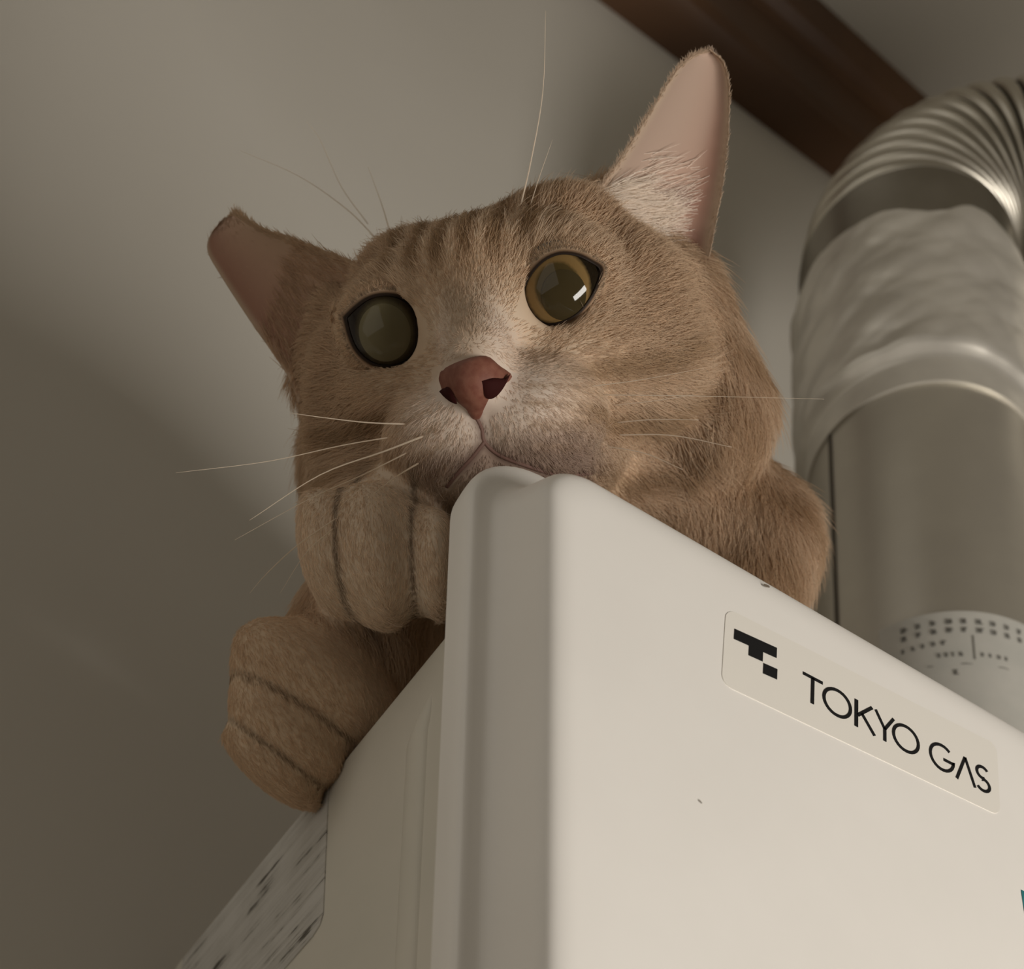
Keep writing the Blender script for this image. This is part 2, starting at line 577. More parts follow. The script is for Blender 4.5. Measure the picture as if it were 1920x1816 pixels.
# foil tape, wrinkled
def wr(s, k, amp):
    a = 2 * math.pi * k / NT
    x = 0
    for (fa, fs, ph, am) in WRK:
        x += am * abs(math.sin(fa * a + fs * s + ph)) ** .6
    return amp * x
WRK = [(random.choice([2, 3, 4, 5, 7]), random.uniform(-130, 130), random.uniform(0, 6), random.uniform(.3, 1)) for _ in range(9)]
NT = 180
rings = []
for i, s in enumerate(np.linspace(s_t0, s_t1 + .001, 60)):
    e = min(1, (s - s_t0) / .003)
    top = max(0, min(1, (s - s_fold) / .004))
    amp = .0009 * top
    jag = .0022 * (math.sin(2.3 * 0) ) 
    rings.append([cyl(s + (.0035 * math.sin(5 * 2 * math.pi * k / NT + 1) + .002 * math.sin(9 * 2 * math.pi * k / NT)) * max(0, (i - 40) / 20),
                      2 * math.pi * k / NT, RP + .0012 + .0007 * (1 - top) * 0 + (.0009 if top > 0 else 0) + wr(s, k, amp)) for k in range(NT)])
v_, f_ = loft(rings, True)
# inner edge at both ends so that it reads as a wound sheet
base = len(v_); n = NT
v_ += [cyl(s_t0, 2 * math.pi * k / NT, RP - .0005) for k in range(NT)]
for j in range(n):
    k = (j + 1) % n
    f_.append((j, base + j, base + k, k))
tape = child('foil_tape', mesh('tape', v_, f_), M['foil'], flue, angle=60)
# collar of the elbow
RC = RP * 1.03
sc0 = s_t1 - .012
v_, f_ = loft([cyl_ring(s, r) for s, r in ((sc0, RP), (sc0, RC), (s_c1 - .004, RC), (s_c1 - .0022, RC + .0007), (s_c1 - .0008, RC + .0007), (s_c1, RC - .001))], True)
child('collar', mesh('collar', v_, f_), M['collar'], flue, angle=35)
# corrugated elbow
D = turn((math.cos(math.radians(-4)), math.sin(math.radians(-4)), 0.0))
D = D - axis * np.dot(D, axis); D /= np.linalg.norm(D)
RB = RP * 1.22
cen = pa + axis * s_c1 + D * RB
side_v = np.cross(axis, D)
NR = 11
rings = []
rad_prof = [(0, -.0120), (.12, -.0120), (.17, -.0090), (.205, -.0014), (.30, .0004), (.45, .0014), (.62, .0017), (.78, .0012), (.90, -.0002), (.955, -.0022), (.98, -.0062)]
ext = 4
for i in range(NR + ext):
    for f, dr in rad_prof:
        th = (i + f) / NR * math.pi / 2
        if th <= math.pi / 2:
            c_ = cen - D * RB * math.cos(th) + axis * RB * math.sin(th)
            e1 = -D * math.cos(th) + axis * math.sin(th)
        else:
            c_ = cen + axis * RB + D * RB * (th - math.pi / 2)
            e1 = axis
        r = RP * 1.0 + dr * (.8 if i else .9)
        rings.append([c_ + r * (math.cos(2 * math.pi * k / NS) * e1 + math.sin(2 * math.pi * k / NS) * side_v) for k in range(NS)])
v_, f_ = loft(rings, True, True, True)
me = mesh('elbow', v_, f_)
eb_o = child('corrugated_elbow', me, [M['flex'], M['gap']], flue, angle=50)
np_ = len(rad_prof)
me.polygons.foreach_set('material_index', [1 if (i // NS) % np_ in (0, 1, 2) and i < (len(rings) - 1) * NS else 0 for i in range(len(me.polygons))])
# run on to the wall beyond the frame: a plain pipe end with a collar into the right hand side
th_end = cen + axis * RB + D * RB * (ext / NR * math.pi / 2)
dst = D
rings = []
for s, r in ((-.004, RP * .97), (.0, RC), (.02, RC), (.021, RP), (.16, RP)):
    c_ = th_end + dst * s
    rings.append([c_ + r * (math.cos(2 * math.pi * k / NS) * axis + math.sin(2 * math.pi * k / NS) * side_v) for k in range(NS)])
v_, f_ = loft(rings, True, True, True)
child('pipe', mesh('pipe_run', v_, f_), M['pipe'], flue, angle=40)
# printed paper label round the foot
a0, a1 = math.radians(-128), math.radians(-5)
s_l0 = s_lab - .075
na = 40
rr = [[cyl(s, a0 + (a1 - a0) * k / na, RP + h) for k in range(na + 1)] for s, h in ((s_lab, -.0002), (s_lab, .0005), (s_l0, .0005), (s_l0, -.0002))]
v_, f_ = loft(rr, False)
plabel = child('paper_label', mesh('paper_label', v_, f_), M['paper'], flue, angle=30)
plabel['label'] = 'pale printed paper label'
def mark(a, s, da, ds):
    k = 3
    rr = [[cyl(s + j * ds, a + da * i / k, RP + .00075) for i in range(k + 1)] for j in (0, -1)]
    return loft(rr, False)
mv, mf = [], []
def add(vf):
    b_ = len(mv)
    mv.extend(vf[0]); mf.extend([tuple(i + b_ for i in f) for f in vf[1]])
for row, (ds, a_s, a_e, n_, h_) in enumerate(((.0046, -119, -62, 9, .0030), (.0092, -119, -62, 9, .0030), (.0160, -119, -98, 5, .0026), (.0226, -104, -92, 4, .0026), (.0226, -86, -72, 4, .0024), (.032, -98, -94, 1, .003))):
    for i in range(n_):
        a = math.radians(a_s + (a_e - a_s) * (i + .1) / max(n_, 1))
        w_ = math.radians((a_e - a_s) / n_ * random.uniform(.38, .66))
        for q in range(3):        # each small character: strokes too small to read
            add(mark(a, s_lab - ds - h_ * q / 3, w_ * random.uniform(.5, 1), h_ * .2))
        add(mark(a + w_ * random.uniform(.2, .6), s_lab - ds, w_ * .2, h_ * .85))
for ds, a_s, a_e in ((.0286, -108, -60), (.0126, -60, -40)):
    add(mark(math.radians(a_s), s_lab - ds, math.radians(a_e - a_s), .0004))
add(mark(math.radians(-88.5), s_lab - .0135, math.radians(.5), .013))
pm = child('fine_print', mesh('fine_print', mv, mf), M['print'], flue, plabel, smooth=False)
pm['kind'] = 'stuff'

# ------------------------------------------------------------------ cat: pose
def _rx(a): return np.array([[1, 0, 0], [0, math.cos(a), -math.sin(a)], [0, math.sin(a), math.cos(a)]])
def _ry(a): return np.array([[math.cos(a), 0, math.sin(a)], [0, 1, 0], [-math.sin(a), 0, math.cos(a)]])
def _rz(a): return np.array([[math.cos(a), -math.sin(a), 0], [math.sin(a), math.cos(a), 0], [0, 0, 1]])
def view_frame(px, py):
    y = ray(px, py); y = y / np.linalg.norm(y)
    x = CX - y * CX.dot(y); x /= np.linalg.norm(x)
    return np.array([x, y, np.cross(x, y)]).T
HS = 1.1523e-3                                   # head millimetres -> metres
HO = P(940.22, 695.64, 1.56)
HR = view_frame(935, 600) @ _ry(-.2111) @ _rz(-.1248) @ _rx(-.2303)
def head(p):                                     # head mm (x its left, -y forward, z up) -> world
    return HO + (np.asarray(p, float) * HS) @ HR.T
def to_head(p):
    return ((p - HO) @ HR) / HS

# ------------------------------------------------------------------ cat: signed distance body
def ell(c, r, R=None):
    return ('e', np.array(c, float), np.array(r, float), R)
def cone(a, b, ra, rb):
    return ('c', np.array(a, float), np.array(b, float), ra, rb)
def sd_prim(p, q):
    if q[0] == 'e':
        d = p - q[1]
        if q[3] is not None:
            d = d @ q[3]
        k0 = np.sqrt(((d / q[2]) ** 2).sum(1)) + 1e-9
        k1 = np.sqrt(((d / q[2] ** 2) ** 2).sum(1)) + 1e-9
        return k0 * (k0 - 1) / k1
    a, b, ra, rb = q[1:]
    ab = b - a
    h = np.clip(((p - a) @ ab) / ab.dot(ab), 0, 1)
    return np.sqrt(((p - a - h[:, None] * ab) ** 2).sum(1)) - (ra + (rb - ra) * h)
def smin(a, b, k):
    h = np.clip(.5 + .5 * (b - a) / k, 0, 1)
    return b + (a - b) * h - k * h * (1 - h)

# head primitives in head millimetres: (primitive, blend)
EYES = [np.array([-21.0, -19.0, 8.0]), np.array([21.0, -19.0, 8.0])]
EYE_R = 12.5
EYE_MID = [(724, 620), (1048, 541)]
EYE_W = [CAM + ray(*m) / np.linalg.norm(ray(*m)) * np.linalg.norm(head(e) - CAM) for e, m in zip(EYES, EYE_MID)]
HEAD = [(ell((0, 6, 7), (38, 40, 28)), 0),
        (ell((-32, 5, -7), (19, 23, 18)), 12), (ell((32, 5, -4), (19, 23, 17)), 12),
        (ell((20, 6, 27), (15, 16, 11)), 9), (ell((-20, 6, 25), (14, 16, 11)), 9),
        (ell((-36, 8, 6), (14, 18, 15)), 10), (ell((36, 8, 8), (13, 18, 16)), 10),
        (ell((-19, -17, 13), (14, 12, 11)), 7), (ell((19, -17, 13), (14, 12, 11)), 7),
        (ell((-22, -16, -4), (14, 14, 10)), 8), (ell((22, -16, -4), (14, 14, 10)), 8),
        (cone((0, -22, 14), (0, -42, -4), 11, 7.0), 8),
        (cone((0, -40, -3), (0, -46, -10), 6.5, 4.6), 4),
        (ell((0, -29, -29), (10, 9, 8)), 4), (ell((0, -4, -22), (28, 28, 15)), 8)]

MUZZLE = [ell((-10.5, -32, -18.5), (16, 13.5, 12.5)), ell((10.5, -32, -18.5), (16, 13.5, 12.5))]

def in_view(px, py, t, lx, ly, lz, tilt=0.):
    """an ellipsoid at a picture point: half lengths along tilt direction / across / depth, metres"""
    B = view_frame(px, py) @ _ry(math.radians(tilt))
    return ell(P(px, py, t), (lx, ly, lz), B)
mmpx = 1.0 / 6900
def paw_e(px, py, t, hx, hz, dep, tilt):
    k = P(px + 1, py, t) - P(px, py, t)
    s = np.linalg.norm(k)
    return in_view(px, py, t, hx * s, dep, hz * s * .90, tilt)

BODY = [(ell(P(1010, 830, 1.74), (.044, .044, .040)), .02),                      # neck
        (cone(P(1262, 610, 1.60), P(1340, 775, 1.615), .0165, .0165), .026),                      # ruff under the cheek
        (ell(P(1372, 1095, 1.72), (.0185, .034, .030)), .020),                    # chest and shoulder
        (cone(P(1120, 960, 1.73), P(1310, 1040, 1.73), .030, .028), .016),
        (ell(P(760, 860, 1.69), (.030, .032, .032)), .02),                       # other shoulder
        (cone(P(1060, 990, 1.80), P(1060, 990, 1.80) + V * .045 + U * .02, .048, .050), .03),
        (cone(P(1140, 400, 1.590), P(1275, 520, 1.610), .0080, .0070), .012),    # roots of the ears
        (cone(P(640, 590, 1.60), P(600, 700, 1.62), .0070, .0065), .012),
        (cone(P(800, 900, 1.68), P(735, 1000, 1.55), .030, .019), .015),         # leg to upper paw
        (cone(P(800, 1000, 1.66), P(640, 1230, 1.60), .024, .017), .008)]       # leg to lower paw
PAWS = [[paw_e(712, 1030, 1.500, 105, 125, .022, 0),
         paw_e(612, 1035, 1.500, 44, 118, .019, -12),
         paw_e(712, 1055, 1.478, 66, 130, .020, -8),
         paw_e(818, 1060, 1.470, 40, 105, .016, 0)],
        [paw_e(578, 1315, 1.595, 142, 112, .020, 30),
         paw_e(600, 1272, 1.575, 160, 78, .018, 30),
         paw_e(545, 1378, 1.572, 122, 58, .017, 38),
         paw_e(512, 1440, 1.574, 106, 46, .015, 40)]]

def sdf(p):
    h = to_head(p)
    d = None
    for q, k in HEAD:
        e = sd_prim(h, q)
        d = e if d is None else smin(d, e, k)
    d = smin(d, smin(sd_prim(h, MUZZLE[0]), sd_prim(h, MUZZLE[1]), 1.8), 7)
    # eye sockets
    d = d * HS
    for c in EYE_W:
        f = CAM - c; f = f / np.linalg.norm(f)
        s = np.sqrt(((p - c - f * .0118) ** 2).sum(1)) - 8.1 * HS
        d = -smin(-d, s, .0014)
    b = None
    for q, k in BODY:
        e = sd_prim(p, q)
        b = e if b is None else smin(b, e, k)
    d = smin(d, b, .010)
    for k_leg, paw in enumerate(PAWS):
        w = None
        for i, q in enumerate(paw):
            e = sd_prim(p, q)
            w = e if w is None else smin(w, e, .012 if i == 1 else .0085)
        d = smin(d, w, .006)
    # it lies on the casing and against the back of the front cover
    x, y, z = p.T
    top, edge = H(UB, 0, WB), H(0, .0095, 0)
    for r in (np.maximum(z - top[2] - .0003, top[0] - x), np.maximum(np.maximum(z - edge[2], y - edge[1] - .0004), edge[0] - x)):
        d = -smin(-d, r, .0015)
    return d

def surface_nets(lo, hi, h):
    n = np.ceil((hi - lo) / h).astype(int) + 1
    st = 5
    nc = n // st + 2
    gc = [lo[i] + np.arange(nc[i]) * h * st for i in range(3)]
    X, Y, Z = np.meshgrid(*gc, indexing='ij')
    dc = sdf(np.stack([X.ravel(), Y.ravel(), Z.ravel()], 1)).reshape(nc)
    fine = np.repeat(np.repeat(np.repeat(dc, st, 0), st, 1), st, 2).astype(np.float32)
    near = np.abs(dc) < h * st * 2.2
    idx = np.argwhere(near)
    off = np.stack(np.meshgrid(*[np.arange(st)] * 3, indexing='ij'), -1).reshape(-1, 3)
    fi = (idx[:, None, :] * st + off[None]).reshape(-1, 3)
    pts = lo + fi * h
    vals = np.empty(len(pts), np.float32)
    for a in range(0, len(pts), 400000):
        vals[a:a + 400000] = sdf(pts[a:a + 400000])
    fine[fi[:, 0], fi[:, 1], fi[:, 2]] = vals
    Fv = fine
    nx, ny, nz = np.array(Fv.shape)
    neg = Fv < 0
    cnt = np.zeros((nx - 1, ny - 1, nz - 1), np.float32)
    acc = np.zeros((nx - 1, ny - 1, nz - 1, 3), np.float32)
    edges = []
    for ax in range(3):
        sl0 = [slice(None)] * 3; sl1 = [slice(None)] * 3
        sl0[ax] = slice(0, -1); sl1[ax] = slice(1, None)
        cr = neg[tuple(sl0)] != neg[tuple(sl1)]
        e = np.argwhere(cr)
        f0 = Fv[tuple(sl0)][cr]; f1 = Fv[tuple(sl1)][cr]
        t = f0 / (f0 - f1)
        pos = e.astype(np.float32); pos[:, ax] += t
        o1, o2 = [a for a in range(3) if a != ax]
        for da in (0, 1):
            for db in (0, 1):
                c = e.copy(); c[:, o1] -= da; c[:, o2] -= db
                ok = (c >= 0).all(1) & (c[:, 0] < nx - 1) & (c[:, 1] < ny - 1) & (c[:, 2] < nz - 1)
                cc = c[ok]
                np.add.at(cnt, (cc[:, 0], cc[:, 1], cc[:, 2]), 1)
                np.add.at(acc, (cc[:, 0], cc[:, 1], cc[:, 2]), pos[ok])
        edges.append((ax, e, f0 < 0))
    vid = -np.ones(cnt.shape, int)
    act = np.argwhere(cnt > 0)
    vid[act[:, 0], act[:, 1], act[:, 2]] = np.arange(len(act))
    vp = acc[act[:, 0], act[:, 1], act[:, 2]] / cnt[act[:, 0], act[:, 1], act[:, 2]][:, None]
    verts = lo + vp * h
    quads = []
    for ax, e, inside0 in edges:
        o1, o2 = [(1, 2), (2, 0), (0, 1)][ax]
        ok = (e[:, o1] > 0) & (e[:, o2] > 0) & (e[:, o1] < cnt.shape[o1]) & (e[:, o2] < cnt.shape[o2]) & (e[:, ax] < cnt.shape[ax])
        e = e[ok]; ins = inside0[ok]
        def g(a, b):
            c = e.copy(); c[:, o1] -= a; c[:, o2] -= b
            return vid[c[:, 0], c[:, 1], c[:, 2]]
        q = np.stack([g(1, 1), g(0, 1), g(0, 0), g(1, 0)], 1)
        q[~ins] = q[~ins][:, ::-1]
        quads.append(q)
    q = np.concatenate(quads)
    q = q[(q >= 0).all(1)]
    return verts, q

def grad(p, e=2e-4):
    g = np.empty_like(p)
    for i in range(3):
        d = np.zeros(3); d[i] = e
        g[:, i] = (sdf(p + d) - sdf(p - d)) / (2 * e)
    return g / (np.linalg.norm(g, axis=1)[:, None] + 1e-9)

allp = np.array([q[1] for q, _ in BODY] + [q[1] for w in PAWS for q in w] + [head((0, 0, 0))])
lo = np.minimum(allp.min(0) - .075, HO - .085)
hi = np.maximum(allp.max(0) + .075, HO + .085)
SV, SQ = surface_nets(lo, hi, .00125)
for _ in range(2):
    SV = SV - grad(SV) * sdf(SV)[:, None] * .8
SN = grad(SV)

def surf_t(px, py, t0=1.30, t1=1.75):
    """distance at which the line of sight through a picture point meets the body"""
    t = t0
    for _ in range(60):
        p = P(px, py, t)
        d = float(sdf(p[None])[0])
        if d < 5e-5: break
        t += d / np.linalg.norm(ray(px, py)) * 1e4 * .9
        if t > t1: break
    return t
MOUTH_PX = [[(893, 782), (903, 804), (908, 828), (935, 852), (985, 872), (1050, 890), (1110, 886)], [(908, 828), (886, 856), (862, 882), (838, 912)]]
MOUTH_LINES = [[P(a, b, surf_t(a, b)) for a, b in smooth_path(l, 40)] for l in MOUTH_PX]
MOUTH = np.array([p for l in MOUTH_LINES for p in l])

# ------------------------------------------------------------------ cat: coat colour (linear), by place on the animal
def lerp(a, b, t):
    return a + (b - a) * t[:, None]
def ss(x, a, b):
    t = np.clip((x - a) / (b - a), 0, 1)
    return t * t * (3 - 2 * t)
def coat(p):
    h = to_head(p)
    x, y, z = h[:, 0], h[:, 1], h[:, 2]
    ax = np.abs(x)
    c = np.tile(np.array([.65, .485, .335]), (len(p), 1))
    cream = np.array([.80, .65, .49]); white = np.array([.78, .655, .55]); tan = np.array([.43, .29, .17]); dark = np.array([.17, .105, .058])
    on_head = ss(-np.sqrt(x * x + (y * .9) ** 2 + z * z), -62, -52)
    # forehead stripes
    fore = ss(z, 13, 22) * ss(-y, -20, 5) * on_head
    st = .5 + .5 * np.sin(x * .95 + .8 * np.sin(z * .12) + .4)
    c = lerp(c, tan, fore * ss(st, .45, .8) * ss(-ax, -26, -16) * .9)
    c = lerp(c, cream, fore * ss(-st, -.35, -.1) * ss(-ax, -26, -14) * .95)
    # patch above the left eye and over the brow
    # bridge of the nose, muzzle, chin
    br = ss(-ax, -7.5, -4) * ss(-y, 26, 32) * ss(-z, -16, -8) * on_head
    c = lerp(c, np.array([.50, .39, .29]), br * .6)
    mz = np.exp(-((ax - 8) / 13) ** 2 - ((z + 17) / 11) ** 2) * ss(-y, 18, 30) * on_head
    c = lerp(c, white, np.clip(mz * 1.5, 0, 1))
    chin = ss(-z, 20, 27) * ss(-y, 10, 24) * on_head
    c = lerp(c, np.array([.42, .31, .245]), chin)
    side_nose = np.exp(-((ax - 7) / 3.5) ** 2 - ((z - 0) / 9) ** 2) * ss(-y, 26, 34) * on_head
    c = lerp(c, white, side_nose * .8)
    # whisker rows
    row = .5 + .5 * np.sin(z * 1.5 + ax * .25)
    c = lerp(c, tan, mz * ss(row, .65, .95) * ss(ax, 8, 12) * ss(-z, 11, 15) * .7)
    # under the eyes a paler rim, beyond it stripes on the cheek
    for e in EYES:
        r = np.sqrt((x - e[0]) ** 2 + (z - e[2]) ** 2)
        c = lerp(c, cream * .95, on_head * ss(-y, 5, 14) * np.exp(-((r - 11.5) / 2.2) ** 2) * .5)
    chk = ss(ax, 18, 26) * ss(-z, 2, 8) * on_head
    s2 = .5 + .5 * np.sin(z * .62 - ax * .16 + .7 * np.sin(ax * .2))
    c = lerp(c, tan, chk * ss(s2, .55, .9) * .7)
    c = lerp(c, cream, chk * ss(-s2, -.3, -.1) * .45)
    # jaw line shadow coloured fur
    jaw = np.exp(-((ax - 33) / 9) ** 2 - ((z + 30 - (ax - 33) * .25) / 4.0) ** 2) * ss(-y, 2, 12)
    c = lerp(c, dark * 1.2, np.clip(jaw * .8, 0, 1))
    # lips: the fur thins to dark skin along the mouth
    if len(MOUTH):
        near_ = np.where((np.abs(x) < 24) & (y < -15) & (z < -12))[0]
        if len(near_):
            dm = np.min(np.linalg.norm(p[near_][:, None] - MOUTH[None], axis=2), axis=1)
            wm = np.zeros(len(p)); wm[near_] = np.exp(-(dm / .0016) ** 2)
            c = lerp(c, np.array([.15, .085, .065]), wm * .85)
    # body: faint bands
    off = 1 - on_head
    s3 = .5 + .5 * np.sin(p[:, 2] * 330 + 40 * p[:, 0] + 1.3 * np.sin(p[:, 0] * 70))
    c = lerp(c, tan * 1.15, off * ss(s3, .6, .95) * .5)
    c = lerp(c, cream, off * ss(-s3, -.3, -.05) * .35)
    # paws
    for w, tone in zip(PAWS, (np.array([.79, .64, .49]), np.array([.70, .53, .37]))):
        d = None
        e = [sd_prim(p, q) for q in w]
        d = np.min(e, axis=0)
        wgt = ss(-d, -.012, -.002)
        c = lerp(c, tone, wgt)
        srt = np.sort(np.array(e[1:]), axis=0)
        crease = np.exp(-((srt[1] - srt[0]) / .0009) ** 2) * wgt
        c = lerp(c, np.array([.13, .08, .045]), crease * .8)  # shade between the toes put into the coat colour
    return c

# ------------------------------------------------------------------ cat: objects
belly = P(1130, 980, 1.80)
cat = empty('cat', (belly[0], belly[1], FC[2] + WB), 'pale ginger cat peering down over the corner of the white heater', 'cat')

def attr_mat(name, rough, sheen=0.0, scale=1.0, sss=0.0):
    def f(nt, b):
        a = nt.nodes.new('ShaderNodeAttribute')
        a.attribute_name = 'coat'
        src = a.outputs['Color']
        if scale != 1.0:
            mx = nt.nodes.new('ShaderNodeVectorMath'); mx.operation = 'SCALE'
            mx.inputs['Scale'].default_value = scale
            nt.links.new(src, mx.inputs[0]); src = mx.outputs[0]
        nt.links.new(src, b.inputs['Base Color'])
        b.inputs['Sheen Weight'].default_value = sheen
    return mat(name, (.5, .4, .3), rough, spec=.15, build=f)
M['skin'] = attr_mat('coat_base', .9, scale=.80)
M['hair'] = attr_mat('coat_hair', .75, scale=1.0)
_nt = M['hair'].node_tree
_tr = _nt.nodes.new('ShaderNodeBsdfTranslucent')
_mx = _nt.nodes.new('ShaderNodeMixShader')
_mx.inputs[0].default_value = .38
_at = [n for n in _nt.nodes if n.type == 'ATTRIBUTE'][0]
_nt.links.new(_at.outputs['Color'], _tr.inputs[0])
_nt.links.new(_nt.nodes['Principled BSDF'].outputs[0], _mx.inputs[1])
_nt.links.new(_tr.outputs[0], _mx.inputs[2])
_nt.links.new(_mx.outputs[0], _nt.nodes['Material Output'].inputs[0])

def set_colour(me, col, name='coat', domain='POINT'):
    a = me.attributes.new(name, 'FLOAT_COLOR', domain)
    a.data.foreach_set('color', np.concatenate([col, np.ones((len(col), 1))], 1).astype(np.float32).ravel())

me = bpy.data.meshes.new('cat_body')
me.vertices.add(len(SV)); me.vertices.foreach_set('co', SV.astype(np.float32).ravel())
me.loops.add(SQ.size); me.loops.foreach_set('vertex_index', SQ.astype(np.int32).ravel())
me.polygons.add(len(SQ)); me.polygons.foreach_set('loop_start', np.arange(0, SQ.size, 4, dtype=np.int32))
me.update(calc_edges=True); me.validate()
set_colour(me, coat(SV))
body = child('body', me, M['skin'], cat)

# ---- eyes
def eye_frame(e, toward):
    f = toward / np.linalg.norm(toward)
    x = np.cross(np.array([0, 0, 1.0]), f); x /= np.linalg.norm(x)
    return x, np.cross(f, x), f
def eye_mat(name, stops, rough=.06):
    def f(nt, b):
        a = nt.nodes.new('ShaderNodeAttribute'); a.attribute_name = 'ring'
        nz = n_noise(nt, 900, 3)
        md = nt.nodes.new('ShaderNodeMath'); md.operation = 'MULTIPLY_ADD'
        md.inputs[1].default_value = .05
        nt.links.new(nz.outputs[0], md.inputs[0]); nt.links.new(a.outputs['Fac'], md.inputs[2])
        r = n_ramp(nt, md.outputs[0], stops)
        nt.links.new(r.outputs[0], b.inputs['Base Color'])
    return mat(name, (.1, .08, .04), rough, spec=.32, build=f)
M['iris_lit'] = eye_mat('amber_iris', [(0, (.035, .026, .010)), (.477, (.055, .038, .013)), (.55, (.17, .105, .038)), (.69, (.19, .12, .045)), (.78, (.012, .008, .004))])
M['iris_dim'] = eye_mat('dim_iris', [(0, (.09, .078, .042)), (.57, (.08, .066, .034)), (.66, (.030, .022, .010)), (.75, (.010, .006, .004))])  # shaded copy of the amber iris, the dimness is in its colour
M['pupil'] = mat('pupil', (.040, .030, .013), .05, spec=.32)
M['pupil_dim'] = mat('wide_pupil', (.125, .108, .06), .08, spec=.25)  # greenish sheen on this pupil is painted into its colour
M['rim'] = mat('dark_eyelid', (.022, .013, .008), .45)

def cap_mesh(c, ex_, ey_, ez_, R, amax, n=40, m=18, flat=1.0):
    vs, fs, ring = [c + ez_ * R * flat], [], [0.0]
    for i in range(1, m + 1):
        a = amax * i / m
        for k in range(n):
            b = 2 * math.pi * k / n
            vs.append(c + R * (math.sin(a) * (math.cos(b) * ex_ + math.sin(b) * ey_)) + ez_ * R * math.cos(a) * flat)
            ring.append(i / m)
    for k in range(n):
        fs.append((0, 1 + k, 1 + (k + 1) % n))
    for i in range(m - 1):
        for k in range(n):
            a_, b_ = 1 + i * n + k, 1 + i * n + (k + 1) % n
            fs.append((a_, a_ + n, b_ + n, b_))
    return vs, fs, ring

